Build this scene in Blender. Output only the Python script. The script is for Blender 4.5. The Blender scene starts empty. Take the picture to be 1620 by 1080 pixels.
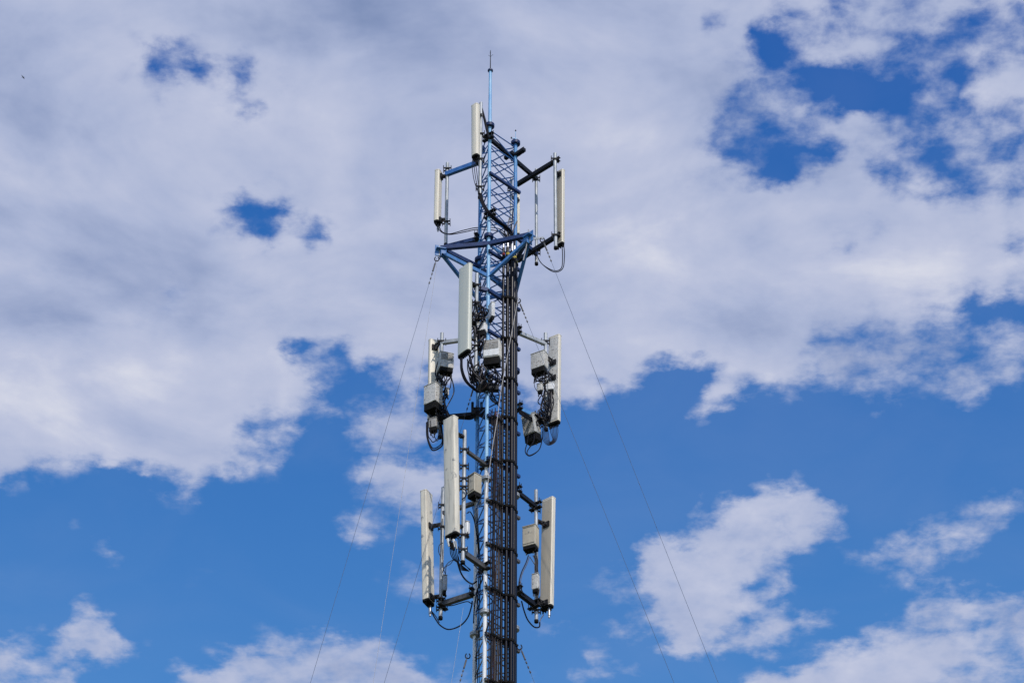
import bpy, math, random
import numpy as np
from mathutils import Vector, Matrix
R = math.radians
random.seed(7)
scene = bpy.context.scene
COL = scene.collection

# ------------------------------------------------------------------ camera
PITCH, ROLL, FPX = 39.0, 0.2, 5000.0
CAM = Vector((0, 0, 1.6))
cd = bpy.data.cameras.new('camera'); cam = bpy.data.objects.new('camera', cd); COL.objects.link(cam)
cd.sensor_width = 36.0; cd.lens = 36.0 * FPX / 1620.0
cd.clip_start = 0.1; cd.clip_end = 20000
CM = Matrix.Rotation(R(90 + PITCH), 3, 'X') @ Matrix.Rotation(R(ROLL), 3, 'Z')
cam.rotation_euler = CM.to_euler(); cam.location = CAM
scene.camera = cam

# ------------------------------------------------------------------ light
SUN_AZ, SUN_EL = R(158), R(46)      # clockwise from +Y: behind and to the right of the camera
sun_dir = Vector((math.sin(SUN_AZ) * math.cos(SUN_EL), math.cos(SUN_AZ) * math.cos(SUN_EL), math.sin(SUN_EL)))
ld = bpy.data.lights.new('sun', 'SUN'); ld.energy = 3.3; ld.angle = R(0.6); ld.color = (1.0, 0.93, 0.84)
sun = bpy.data.objects.new('sun', ld); COL.objects.link(sun); sun.location = (20, -20, 60)
sun.rotation_euler = sun_dir.to_track_quat('Z', 'Y').to_euler()
vs = scene.view_settings
vs.view_transform = 'Standard'; vs.look = 'None'; vs.exposure = 0.0; vs.gamma = 1.0
scene.cycles.max_bounces = 6
scene.cycles.use_adaptive_sampling = True; scene.cycles.adaptive_min_samples = 12; scene.cycles.adaptive_threshold = 0.01

# ------------------------------------------------------------------ pixel helpers (photo pixels -> world points)
def ray(px, py):
    return (CM @ Vector((px - 810.0, -(py - 540.0), -FPX))).normalized()
def at(px, py, Y):
    d = ray(px, py); return CAM + d * ((Y - CAM.y) / d.y)
def atz(px, py, z):
    d = ray(px, py); return CAM + d * ((z - CAM.z) / d.z)
def zcol(py, x, y):
    lo, hi = 5.0, 60.0
    for _ in range(40):
        m = (lo + hi) / 2
        q = CM.transposed() @ (Vector((x, y, m)) - CAM)
        yy = 540.0 - FPX * q.y / -q.z
        if yy > py: lo = m
        else: hi = m
    return (lo + hi) / 2
def col(px, py, Y):
    p = at(px, py, Y); return p.x, p.y
Y0 = 39.0

# ------------------------------------------------------------------ sky with clouds, laid out in azimuth and elevation
AZ0, AZ1, EL0, EL1 = -14.0, 14.0, 31.0, 47.5
NC, NR = 92, 48
def px_azel(px, py):
    d = ray(px, py); return math.degrees(math.atan2(d.x, d.y)), math.degrees(math.asin(d.z))
# every bank: (coverage, feather in pixels, outline)
BANKS = [
 (0.97, 9, [(-300,-300),(1900,-300),(1900,560),(1620,585),(1560,640),(1500,640),(1480,612),(1450,618),(1400,626),(1360,624),(1345,606),(1320,600),(1260,607),(1220,611),(1180,618),(1140,631),(1110,646),(1094,648),(1100,626),(1130,592),(1152,573),(1150,563),(1100,569),(1060,574),(1030,588),(1000,600),(960,612),(940,628),(890,636),(840,630),(700,592),(690,588),(640,600),(600,582),(560,562),(530,540),(500,536),(470,543),(453,556),(458,572),(485,573),(500,590),(506,604),(530,598),(520,612),(497,628),(490,648),(440,655),(395,665),(390,700),(455,712),(440,722),(385,738),(370,755),(330,757),(300,770),(280,757),(250,748),(235,736),(200,727),(130,738),(60,738),(40,752),(0,762),(-300,770)]),
 # upper right openings
 (0.50, 14, [(1150,10),(1240,0),(1620,-5),(1900,0),(1900,300),(1620,310),(1560,335),(1480,330),(1420,320),(1380,290),(1340,250),(1300,270),(1240,290),(1205,302),(1140,272),(1120,230),(1130,150),(1160,120),(1170,60)]),
 (0.0, 6, [(1178,60),(1190,45),(1225,45),(1240,65),(1262,85),(1275,105),(1330,105),(1400,110),(1445,100),(1450,130),(1445,200),(1420,190),(1390,187),(1360,192),(1335,188),(1320,160),(1300,150),(1280,150),(1260,130),(1250,112),(1220,100),(1200,85)]),
 (0.0, 6, [(1143,268),(1160,245),(1182,216),(1215,204),(1240,200),(1225,225),(1215,240),(1245,235),(1275,215),(1300,222),(1330,240),(1305,262),(1280,272),(1240,280),(1205,296),(1203,272),(1180,262)]),
 (0.3, 7, [(1175,215),(1215,205),(1240,202),(1220,225),(1210,250),(1175,245)]),
 (0.15, 8, [(1435,75),(1470,58),(1500,40),(1520,28),(1550,22),(1565,40),(1545,60),(1510,85),(1480,92),(1445,98)]),
 (0.03, 6, [(1490,115),(1520,100),(1560,93),(1605,88),(1580,105),(1540,115),(1520,140),(1508,168),(1496,150)]),
 (0.3, 9, [(1440,110),(1490,115),(1495,160),(1480,200),(1440,200)]),
 (0.12, 8, [(1435,250),(1460,230),(1490,236),(1505,250),(1545,265),(1530,275),(1500,285),(1470,275),(1450,265)]),
 (0.4, 10, [(1530,235),(1590,235),(1580,262),(1540,262)]),
 (0.45, 9, [(1225,62),(1260,62),(1300,90),(1270,100),(1240,85)]),
 (0.45, 8, [(1120,25),(1160,20),(1150,40),(1125,38)]),
 (0.55, 10, [(1330,45),(1400,45),(1380,65),(1335,62)]),
 (0.95, 8, [(1185,12),(1230,25),(1225,40),(1190,38),(1165,60),(1150,40)]),
 (0.95, 9, [(1250,55),(1330,70),(1400,70),(1400,92),(1340,95),(1290,88)]),
 (0.95, 8, [(1370,20),(1500,8),(1480,35),(1400,40)]),
 (0.97, 8, [(1540,125),(1620,100),(1900,90),(1900,170),(1620,165),(1560,175),(1530,160)]),
 (0.9, 8, [(1310,200),(1370,190),(1400,200),(1400,230),(1330,240),(1310,220)]),
 (0.9, 8, [(1160,85),(1200,95),(1215,112),(1165,112)]),
 (0.98, 6, [(1205,302),(1260,280),(1310,262),(1345,240),(1380,270),(1420,310),(1480,330),(1300,345),(1150,330)]),
 # mid right thin region
 (0.52, 14, [(1255,555),(1290,520),(1370,503),(1440,495),(1500,470),(1620,450),(1900,440),(1900,600),(1500,610),(1420,592),(1400,625),(1350,610),(1342,572)]),
 (0.08, 8, [(1505,487),(1540,476),(1620,468),(1900,460),(1900,512),(1600,518),(1560,507),(1530,503)]),
 (0.35, 9, [(1480,555),(1540,545),(1600,556),(1560,578),(1500,578)]),
 (0.3, 7, [(1398,610),(1440,592),(1490,586),(1480,595),(1430,606),(1405,616)]),
 (0.45, 8, [(1410,560),(1450,556),(1440,572),(1412,570)]),
 (0.93, 6, [(1400,626),(1460,602),(1560,593),(1620,582),(1620,596),(1560,610),(1480,616),(1440,620)]),
 (0.5, 9, [(1500,612),(1560,612),(1562,640),(1505,642)]),
 (0.0, 8, [(1566,612),(1900,592),(1900,700),(1500,700),(1510,646),(1566,642)]),
 (0.55, 7, [(1255,560),(1300,545),(1300,553),(1262,562)]),
 # upper left openings
 (0.24, 8, [(222,66),(260,64),(290,72),(325,88),(338,112),(312,122),(290,117),(275,131),(250,124),(234,118),(222,95)]),
 (0.22, 7, [(236,85),(275,90),(280,118),(255,110),(236,108)]),
 (0.6, 7, [(230,125),(250,128),(247,163),(236,160)]), (0.75, 8, [(192,100),(210,98),(205,130),(192,130)]),
 (0.26, 7, [(340,100),(385,90),(404,86),(396,120),(362,118)]),
 (0.15, 6, [(366,146),(395,154),(415,180),(392,184),(374,168)]),
 (0.8, 7, [(435,112),(447,114),(448,155),(438,156)]),
 (0.24, 8, [(335,322),(370,328),(395,306),(442,310),(472,328),(450,345),(442,364),(416,392),(392,372),(368,356),(346,356)]),
 (0.05, 5, [(372,332),(398,322),(410,345),(440,330),(430,355),(414,374),(396,360),(376,345)]),
 (0.18, 6, [(442,352),(485,358),(526,360),(526,382),(500,380),(468,368)]),
 (0.5, 6, [(354,356),(372,360),(370,372),(356,370)]),
 (0.62, 9, [(225,492),(262,472),(300,490),(270,500),(235,502)]),
 (0.8, 9, [(1080,275),(1140,280),(1120,305),(1085,302)]), (0.85, 10, [(1075,492),(1150,482),(1130,502),(1085,508)]),
 (0.6, 9, [(1318,368),(1360,372),(1340,392),(1315,398)]), (0.75, 9, [(1360,340),(1390,340),(1385,358),(1362,356)]),
 (0.6, 9, [(1578,372),(1620,350),(1640,420),(1610,420)]),
 # tattered edge of the left bank
 (0.5, 9, [(392,665),(410,650),(450,655),(470,672),(452,706),(400,706)]),
 (0.55, 9, [(490,632),(520,628),(540,650),(520,668),(495,668)]),
 (0.5, 8, [(500,545),(530,545),(545,575),(530,592),(512,580),(500,568)]), (0.0, 6, [(540,622),(600,626),(615,634),(560,640),(535,652),(520,640)]),
 (0.3, 10, [(0,760),(40,756),(42,776),(0,782)]), (0.35, 8, [(262,800),(285,778),(306,768),(304,784),(275,802)]),
 (0.5, 8, [(385,740),(440,724),(440,740),(400,750)]),
 # clouds left of the mast
 (0.78, 8, [(562,656),(585,644),(640,646),(690,662),(702,690),(680,708),(600,710),(572,708),(560,690)]),
 (0.62, 6, [(620,629),(640,616),(664,612),(668,628),(640,631)]),
 (0.42, 8, [(540,604),(560,594),(580,600),(592,616),(560,616)]),
 (0.97, 8, [(549,753),(580,737),(640,733),(715,740),(715,782),(640,784),(600,779),(572,768)]),
 (0.8, 8, [(547,842),(558,820),(600,808),(660,803),(700,805),(688,818),(640,828),(590,838),(560,853)]),
 (0.35, 10, [(620,920),(645,885),(700,888),(745,925),(730,946),(640,937)]), (0.25, 8, [(590,932),(608,922),(606,936),(592,940)]),
 (0.8, 9, [(320,1048),(400,1020),(470,1014),(540,1011),(600,1014),(640,1034),(670,1058),(700,1085),(700,1160),(270,1160),(280,1068)]),
 (0.5, 8, [(690,1064),(712,1054),(745,1066),(748,1090),(680,1090)]),
 # lower left
 (0.62, 8, [(-60,1006),(20,1012),(60,1020),(105,1010),(100,995),(115,975),(124,952),(146,948),(165,970),(192,990),(205,1008),(245,1012),(248,1028),(180,1036),(108,1046),(122,1085),(122,1160),(-60,1160)]),
 (0.85, 7, [(102,1000),(130,988),(170,990),(195,1002),(190,1022),(150,1028),(115,1022)]),
 (0.3, 7, [(25,1060),(50,1056),(60,1078),(30,1080)]),
 (0.42, 6, [(142,880),(165,866),(178,864),(202,896),(180,903),(160,892)]), (0.28, 5, [(108,829),(134,831),(130,840),(112,838)]),
 (0.14, 8, [(270,922),(312,912),(300,928)]),
 # right of the mast, low
 (0.9, 8, [(1000,905),(1002,872),(1020,862),(1060,852),(1085,848),(1120,822),(1150,802),(1122,796),(1124,788),(1150,798),(1165,786),(1200,766),(1250,766),(1300,778),(1318,800),(1352,804),(1335,818),(1312,832),(1296,858),(1250,866),(1225,882),(1210,892),(1245,890),(1255,902),(1244,932),(1225,950),(1195,966),(1160,985),(1128,1004),(1112,1020),(1080,1030),(1052,1022),(1038,990),(1030,955),(1004,942)]),
 (0.55, 7, [(1160,900),(1215,893),(1258,896),(1245,930),(1222,950),(1190,955),(1185,930)]),
 (0.15, 5, [(1162,900),(1212,900),(1200,926),(1180,918)]),
 (0.6, 5, [(1225,812),(1250,812),(1252,830),(1232,832)]), (0.65, 5, [(1165,870),(1185,868),(1183,882),(1168,884)]),
 (0.55, 6, [(1260,768),(1312,778),(1318,800),(1280,798)]),
 (0.72, 7, [(1120,1016),(1170,1000),(1200,980),(1230,972),(1290,968),(1310,958),(1336,966),(1300,980),(1262,1004),(1225,1020),(1160,1026),(1100,1034)]),
 (0.3, 9, [(905,925),(950,905),(1000,890),(1020,940),(960,935)]), (0.45, 9, [(935,985),(970,966),(1035,958),(1052,1000),(1000,1002)]),
 (0.45, 8, [(890,1048),(930,1020),(970,1028),(1000,1028),(1045,1044),(1010,1052),(950,1058),(915,1090),(900,1070)]),
 (0.35, 9, [(855,988),(890,970),(906,1000),(870,1012)]), (0.5, 7, [(832,1090),(845,1068),(860,1060),(856,1090)]),
 (0.3, 8, [(955,880),(985,868),(990,884),(962,890)]), (0.3, 9, [(1088,800),(1108,792),(1118,830),(1090,836)]),
 (0.4, 6, [(1290,872),(1330,857),(1342,868),(1320,877)]),
 (0.5, 9, [(1345,872),(1400,862),(1430,850),(1450,826),(1490,812),(1540,802),(1566,782),(1600,774),(1622,790),(1592,818),(1570,850),(1530,870),(1490,884),(1460,915),(1420,914),(1380,895),(1350,885)]),
 (0.62, 8, [(1400,880),(1440,862),(1500,855),(1480,886),(1440,905)]), (0.55, 6, [(1568,784),(1600,778),(1598,800),(1575,805)]),
 (0.62, 9, [(1170,1078),(1240,1060),(1320,1036),(1360,1008),(1430,985),(1470,940),(1500,926),(1530,930),(1570,946),(1700,935),(1700,1160),(1150,1160)]),
 (0.93, 9, [(1210,1080),(1300,1046),(1360,1018),(1440,1004),(1520,1012),(1560,1010),(1500,1050),(1480,1080),(1480,1160),(1210,1160)]),
 (0.25, 6, [(1590,1040),(1625,1032),(1625,1056),(1600,1052)]), (0.35, 6, [(1460,975),(1500,980),(1495,1000),(1465,992)]),
 (0.4, 7, [(965,608),(990,600),(995,622),(970,625)]), (0.15, 8, [(965,645),(985,640),(985,655)]),
]
# brightness of the cloud itself: (x, y, radius x, radius y, amount)
GLOW = [(540,15,150,60,-.42),(700,120,150,90,-.16),(30,160,110,80,-.25),(0,60,90,60,-.1),(60,475,150,45,-.30),(200,420,150,60,-.08),(260,30,60,40,.12),(320,185,80,40,.12),
 (100,620,160,60,.24),(250,590,120,40,.10),(30,180,70,25,-.05),(1090,400,160,60,.16),(1300,330,120,30,.16),(1390,420,160,50,.2),(1000,40,120,60,.08),(1250,230,250,200,-.13),
 (1450,560,200,60,-.22),(1230,500,120,40,-.10),(820,460,120,60,-.03),(430,420,80,40,.08),(900,580,180,30,-.06),(20,260,60,60,-.1),(260,490,120,30,-.12),
 (1230,590,90,14,.14),(1500,602,120,9,.1),(1080,910,60,60,.06),(1200,810,90,40,.03),(620,760,80,30,-.02),(640,680,90,40,-.1),(620,820,90,30,-.08),(480,1050,220,40,-.12),(80,1050,160,60,-.16),
 (1400,1040,120,30,.12),(1460,860,140,60,-.14),(1560,980,120,50,-.15),(1560,150,70,20,.12),(170,905,60,30,-.15),(1200,990,100,25,-.08),(940,1000,100,80,-.12),(400,540,120,40,.04),(120,670,160,30,-.03)]
def cloud_tables():
    az = np.linspace(AZ0, AZ1, NC); el = np.linspace(EL1, EL0, NR)
    A, E = np.meshgrid(np.radians(az), np.radians(el))
    D = np.stack([np.sin(A) * np.cos(E), np.cos(A) * np.cos(E), np.sin(E)], -1)
    Q = D @ np.array(CM)
    X = 810 - FPX * Q[..., 0] / Q[..., 2]; Y = 540 + FPX * Q[..., 1] / Q[..., 2]
    cov = np.zeros_like(X)
    for val, soft, poly in BANKS:
        inside = np.zeros(X.shape, bool); dist = np.full(X.shape, 1e9)
        for (x0, y0), (x1, y1) in zip(poly, poly[1:] + poly[:1]):
            if y0 != y1:
                c = ((y0 > Y) != (y1 > Y)) & (X < (x1 - x0) * (Y - y0) / (y1 - y0) + x0); inside ^= c
            L = (x1 - x0) ** 2 + (y1 - y0) ** 2 + 1e-9
            t = np.clip(((X - x0) * (x1 - x0) + (Y - y0) * (y1 - y0)) / L, 0, 1)
            dist = np.minimum(dist, np.hypot(X - x0 - t * (x1 - x0), Y - y0 - t * (y1 - y0)))
        s = np.where(inside, dist, -dist); w = np.clip(s / (3.1 * soft) + .5, 0, 1); w = w * w * (3 - 2 * w)
        cov = cov * (1 - w) + val * w
    br = np.full(X.shape, .66)
    for x, y, rx, ry, a in GLOW:
        br += a * np.exp(-((X - x) / rx) ** 2 - ((Y - y) / ry) ** 2)
    return cov, np.clip(br, 0, 1)

def build_world():
    w = bpy.data.worlds.new('World'); scene.world = w; w.use_nodes = True
    nt = w.node_tree; N = nt.nodes; L = nt.links; N.clear()
    def node(t, **k):
        n = N.new(t)
        for a, b in k.items(): setattr(n, a, b)
        return n
    def plug(sock, v):
        if hasattr(v, 'is_output'): L.new(v, sock)
        else: sock.default_value = v
    def m(op, a, b=0.0, c=None, clamp=False):
        n = node('ShaderNodeMath', operation=op, use_clamp=clamp); plug(n.inputs[0], a); plug(n.inputs[1], b)
        if c is not None: plug(n.inputs[2], c)
        return n.outputs[0]
    tc = node('ShaderNodeTexCoord'); sep = node('ShaderNodeSeparateXYZ'); L.new(tc.outputs['Generated'], sep.inputs[0])
    x, y, z = sep.outputs
    # noise lives on a flat cloud layer overhead
    zc = m('MAXIMUM', z, .08)
    lay = node('ShaderNodeCombineXYZ'); plug(lay.inputs[0], m('DIVIDE', x, zc)); plug(lay.inputs[1], m('DIVIDE', y, zc))
    def noise(scale, detail, rough, off=(0, 0, 0), dist=0.0):
        mp = node('ShaderNodeMapping'); mp.inputs['Location'].default_value = off; L.new(lay.outputs[0], mp.inputs[0])
        n = node('ShaderNodeTexNoise', noise_dimensions='2D'); L.new(mp.outputs[0], n.inputs['Vector'])
        n.inputs['Scale'].default_value = scale; n.inputs['Detail'].default_value = detail; n.inputs['Roughness'].default_value = rough; n.inputs['Distortion'].default_value = dist
        return n
    az = m('MULTIPLY', m('ARCTAN2', x, y), 180 / math.pi); el = m('MULTIPLY', m('ARCSINE', z), 180 / math.pi)
    wn = noise(38, 6, .56, (3, 1, 0)); ws = node('ShaderNodeSeparateColor'); L.new(wn.outputs['Color'], ws.inputs[0])
    az = m('MULTIPLY_ADD', m('SUBTRACT', ws.outputs[0], .5), 1.0, az); el = m('MULTIPLY_ADD', m('SUBTRACT', ws.outputs[1], .5), 0.7, el)
    u = m('DIVIDE', m('SUBTRACT', az, AZ0), AZ1 - AZ0, clamp=True)
    v = m('MULTIPLY', m('DIVIDE', m('SUBTRACT', EL1, el), EL1 - EL0, clamp=True), NR - 1)
    uc = node('ShaderNodeCombineColor'); [plug(uc.inputs[i], u) for i in range(3)]
    cov, br = cloud_tables()
    acc = None
    for r in range(NR):
        wgt = m('SUBTRACT', 1.0, m('ABSOLUTE', m('SUBTRACT', v, float(r))), clamp=True)
        c = node('ShaderNodeRGBCurve'); mp = c.mapping; mp.use_clip = False
        for ch, tab in ((0, cov), (1, br)):
            cur = mp.curves[ch]; pts = cur.points
            pts[0].location = (0, tab[r, 0]); pts[1].location = (1, tab[r, -1])
            for k in range(1, NC - 1): pts.new(k / (NC - 1), float(tab[r, k]))
            for p in pts: p.handle_type = 'VECTOR'
        mp.update()
        if acc is None: L.new(uc.outputs[0], c.inputs['Color'])
        else:       # rows are chained so that the shader compiles them one after another
            ch_ = node('ShaderNodeVectorMath', operation='MULTIPLY_ADD'); L.new(acc, ch_.inputs[0]); ch_.inputs[1].default_value = (1e-9,) * 3
            L.new(uc.outputs[0], ch_.inputs[2]); L.new(ch_.outputs[0], c.inputs['Color'])
        va = node('ShaderNodeVectorMath', operation='MULTIPLY_ADD'); L.new(c.outputs[0], va.inputs[0]); L.new(wgt, va.inputs[1])
        if acc is not None: L.new(acc, va.inputs[2])
        acc = va.outputs[0]
    s = node('ShaderNodeSeparateXYZ'); L.new(acc, s.inputs[0]); cv, bt = s.outputs[0], s.outputs[1]
    # ragged edges: fractal detail only bites where the bank is thin
    nz = noise(54, 9, .57, (9, 4, 0), .08).outputs[0]
    rag = m('MULTIPLY', m('MULTIPLY', cv, m('SUBTRACT', 1.0, cv)), 4.2)
    dn = m('MULTIPLY_ADD', m('SUBTRACT', nz, .5), m('MULTIPLY_ADD', rag, 1.35, .10), cv)
    mr = node('ShaderNodeMapRange', interpolation_type='SMOOTHSTEP'); L.new(dn, mr.inputs[0]); mr.inputs[1].default_value = .0; mr.inputs[2].default_value = 1.02; mask = mr.outputs[0]
    # billows lit from the sun's side
    n1 = noise(9, 6, .52, (2, 7, 0), .3).outputs[0]; n2 = noise(9, 6, .52, (2 - .012, 7 + .018, 0), .3).outputs[0]
    n3 = noise(3.2, 3, .5, (5, 5, 0)).outputs[0]
    vl = node('ShaderNodeMapRange', interpolation_type='SMOOTHSTEP'); L.new(m('MULTIPLY_ADD', n3, .6, m('MULTIPLY', n1, .4)), vl.inputs[0])
    vl.inputs[1].default_value = .40; vl.inputs[2].default_value = .70; vl.inputs[3].default_value = 0.0; vl.inputs[4].default_value = .06
    mask = m('MAXIMUM', mask, vl.outputs[0])
    b = m('MULTIPLY_ADD', m('SUBTRACT', n1, n2), .8, bt)
    b = m('MULTIPLY_ADD', m('SUBTRACT', n1, .5), .22, b); b = m('MULTIPLY_ADD', m('SUBTRACT', n3, .5), .16, b)
    b = m('MULTIPLY_ADD', m('SUBTRACT', nz, .5), .10, b)
    ramp = node('ShaderNodeValToRGB'); L.new(b, ramp.inputs[0]); cr = ramp.color_ramp
    def lin(c): return tuple(((q / 255 + .055) / 1.055) ** 2.4 if q > 10 else q / 3294 for q in c) + (1,)
    cr.elements[0].position = 0.0; cr.elements[0].color = lin((110, 131, 174))
    cr.elements[1].position = 1.0; cr.elements[1].color = lin((222, 224, 236))
    for p, c in ((.3, (147, 162, 199)), (.56, (174, 185, 216)), (.78, (192, 199, 224))):
        e = cr.elements.new(p); e.color = lin(c)
    S = 0.14
    sky = node('ShaderNodeTexSky', sky_type='NISHITA'); sky.sun_disc = False; sky.sun_elevation = SUN_EL; sky.sun_rotation = SUN_AZ
    sky.altitude = 300; sky.air_density = 1.0; sky.dust_density = 0.4; sky.ozone_density = 3.0
    hs = node('ShaderNodeHueSaturation'); hs.inputs['Saturation'].default_value = 1.3; hs.inputs['Value'].default_value = 1.0; L.new(sky.outputs[0], hs.inputs['Color'])
    # the air: deeper blue overhead, paler lower down
    tn = node('ShaderNodeMapRange'); L.new(el, tn.inputs[0]); tn.inputs[1].default_value = 32.0; tn.inputs[2].default_value = 45.0
    tm = node('ShaderNodeMix', data_type='RGBA'); L.new(tn.outputs[0], tm.inputs[0]); tm.inputs[6].default_value = (1.85, 1.50, 1.42, 1); tm.inputs[7].default_value = (.62, .90, 1.26, 1)
    tv = node('ShaderNodeVectorMath', operation='MULTIPLY'); L.new(hs.outputs[0], tv.inputs[0]); L.new(tm.outputs[2], tv.inputs[1])
    sc = node('ShaderNodeVectorMath', operation='SCALE'); L.new(ramp.outputs[0], sc.inputs[0]); sc.inputs['Scale'].default_value = .97 / S
    mx = node('ShaderNodeMix', data_type='RGBA'); L.new(mask, mx.inputs[0]); L.new(tv.outputs[0], mx.inputs[6]); L.new(sc.outputs[0], mx.inputs[7])
    bg = node('ShaderNodeBackground'); L.new(mx.outputs[2], bg.inputs[0]); bg.inputs[1].default_value = S
    out = node('ShaderNodeOutputWorld'); L.new(bg.outputs[0], out.inputs[0])
    w.cycles.sampling_method = 'MANUAL'; w.cycles.sample_map_resolution = 512
build_world()

# ------------------------------------------------------------------ materials
def mat(name, c1, c2=None, rough=.5, metal=0.0, scale=8.0, stretch=1.0, lo=.35, hi=.65, bump=0.0, spot=None, coat=0.0):
    m_ = bpy.data.materials.new(name); m_.use_nodes = True; nt = m_.node_tree; b = nt.nodes['Principled BSDF']
    b.inputs['Roughness'].default_value = rough; b.inputs['Metallic'].default_value = metal
    b.inputs['Specular IOR Level'].default_value = .10 if max(c1) < .05 and name != 'feeder_jacket' else (.2 if name == 'feeder_jacket' else .35)
    c2 = c2 or tuple(v * .7 for v in c1)
    tc = nt.nodes.new('ShaderNodeTexCoord'); mp = nt.nodes.new('ShaderNodeMapping'); mp.inputs['Scale'].default_value = (1, 1, stretch)
    nt.links.new(tc.outputs['Object'], mp.inputs[0])
    n = nt.nodes.new('ShaderNodeTexNoise'); n.inputs['Scale'].default_value = scale; n.inputs['Detail'].default_value = 6; n.inputs['Roughness'].default_value = .62
    nt.links.new(mp.outputs[0], n.inputs['Vector'])
    r = nt.nodes.new('ShaderNodeMapRange'); r.inputs[1].default_value = lo; r.inputs[2].default_value = hi; nt.links.new(n.outputs[0], r.inputs[0])
    x = nt.nodes.new('ShaderNodeMix'); x.data_type = 'RGBA'; nt.links.new(r.outputs[0], x.inputs[0]); x.inputs[6].default_value = (*c1, 1); x.inputs[7].default_value = (*c2, 1)
    out = x.outputs[2]
    if spot:
        n2 = nt.nodes.new('ShaderNodeTexNoise'); n2.inputs['Scale'].default_value = spot[1]; n2.inputs['Detail'].default_value = 4; nt.links.new(tc.outputs['Object'], n2.inputs['Vector'])
        r2 = nt.nodes.new('ShaderNodeMapRange'); r2.inputs[1].default_value = spot[2]; r2.inputs[2].default_value = spot[2] + .08; nt.links.new(n2.outputs[0], r2.inputs[0])
        y = nt.nodes.new('ShaderNodeMix'); y.data_type = 'RGBA'; nt.links.new(r2.outputs[0], y.inputs[0]); nt.links.new(out, y.inputs[6]); y.inputs[7].default_value = (*spot[0], 1); out = y.outputs[2]
    nt.links.new(out, b.inputs['Base Color'])
    if bump:
        bp = nt.nodes.new('ShaderNodeBump'); bp.inputs['Strength'].default_value = bump; bp.inputs['Distance'].default_value = .003; nt.links.new(n.outputs[0], bp.inputs['Height']); nt.links.new(bp.outputs[0], b.inputs['Normal'])
    return m_
M = dict(
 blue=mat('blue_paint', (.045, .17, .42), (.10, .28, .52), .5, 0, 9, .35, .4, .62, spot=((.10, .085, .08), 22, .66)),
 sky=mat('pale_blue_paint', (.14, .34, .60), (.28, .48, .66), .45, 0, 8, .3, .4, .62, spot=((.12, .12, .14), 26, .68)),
 brace=mat('mid_blue_paint', (.028, .12, .32), (.06, .19, .42), .5, 0, 12, 1, spot=((.07, .05, .05), 24, .68)),
 navy=mat('navy_paint', (.008, .022, .085), (.014, .04, .13), .5, 0, 9, 1, spot=((.08, .04, .03), 20, .68)),
 rod=mat('blue_rod_paint', (.024, .105, .33), (.045, .16, .42), .5, 0, 9),
 greyrod=mat('weathered_rod_steel', (.22, .23, .25), (.33, .32, .31), .6, .0, 9, 1, spot=((.14, .07, .035), 12, .58)),
 white=mat('white_paint', (.70, .71, .72), (.50, .50, .50), .45, 0, 7, .4, .45, .8, spot=((.22, .19, .16), 26, .67)),
 galv=mat('galvanised_steel', (.40, .42, .44), (.25, .27, .29), .5, .25, 14, .5, spot=((.16, .14, .13), 30, .66)),
 dgalv=mat('dark_weathered_steel', (.05, .05, .055), (.10, .098, .10), .55, .2, 14),
 steel=mat('clamp_steel', (.008, .009, .012), (.04, .04, .045), .6, .1, 30, spot=((.12, .06, .03), 24, .64)),
 black=mat('black_steel', (.006, .008, .014), (.014, .017, .026), .55, 0, 12),
 radome=mat('beige_radome', (.66, .61, .51), (.50, .46, .38), .42, 0, 22, .05, .45, .78, spot=((.30, .27, .22), 9, .70)),
 radomeb=mat('tan_antenna_back', (.40, .36, .29), (.31, .28, .23), .5, 0, 14, .1, .4, .8),
 radomeg=mat('pale_green_grey_radome', (.57, .575, .50), (.47, .48, .43), .4, 0, 10, .06, .4, .8),
 dirty=mat('streaked_radome', (.65, .60, .50), (.40, .37, .31), .5, 0, 26, .07, .48, .72, spot=((.17, .17, .18), 5, .62)),
 grey=mat('grey_casting', (.56, .55, .52), (.42, .41, .39), .55, 0, 18, 1, spot=((.16, .15, .13), 34, .60)),
 beige=mat('beige_casting', (.47, .43, .34), (.38, .34, .27), .5, 0, 12, .4),
 fin=mat('cast_fins', (.36, .35, .33), (.22, .21, .20), .6, .1, 40),
 dark=mat('dark_plastic', (.004, .004, .005), (.010, .010, .010), .75, 0, 20),
 rubber=mat('black_jacket', (.004, .004, .008), (.010, .010, .016), .45, 0, 6, .3),
 feeder=mat('feeder_jacket', (.002, .002, .005), (.007, .005, .006), .26, 0, 4, .4, .4, .75),
 brown=mat('brown_jacket', (.016, .012, .011), (.042, .032, .030), .5, 0, 12, .3),
 greyj=mat('grey_jacket', (.06, .054, .054), (.12, .108, .105), .5, 0, 12, .3),
 redj=mat('faded_red_jacket', (.13, .035, .03), (.22, .07, .05), .5, 0, 12, .3),
 rope=mat('pale_rope', (.42, .40, .39), (.28, .27, .27), .8, 0, 60),
 wire=mat('steel_strand', (.06, .08, .12), (.10, .12, .16), .5, .4, 60),
 yellow=mat('yellow_tape', (.42, .34, .04), None, .6), red=mat('red_tape', (.35, .03, .02), None, .6), silver=mat('silver_connector', (.5, .5, .5), (.35, .35, .35), .35, .7),
 bird=mat('bird_feathers', (.03, .03, .035), None, .8),
 ground=mat('grass_ground', (.06, .085, .03), (.13, .11, .06), .95, 0, .15, 1), concrete=mat('concrete', (.33, .32, .30), (.22, .21, .2), .9, 0, 3),
)

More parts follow.
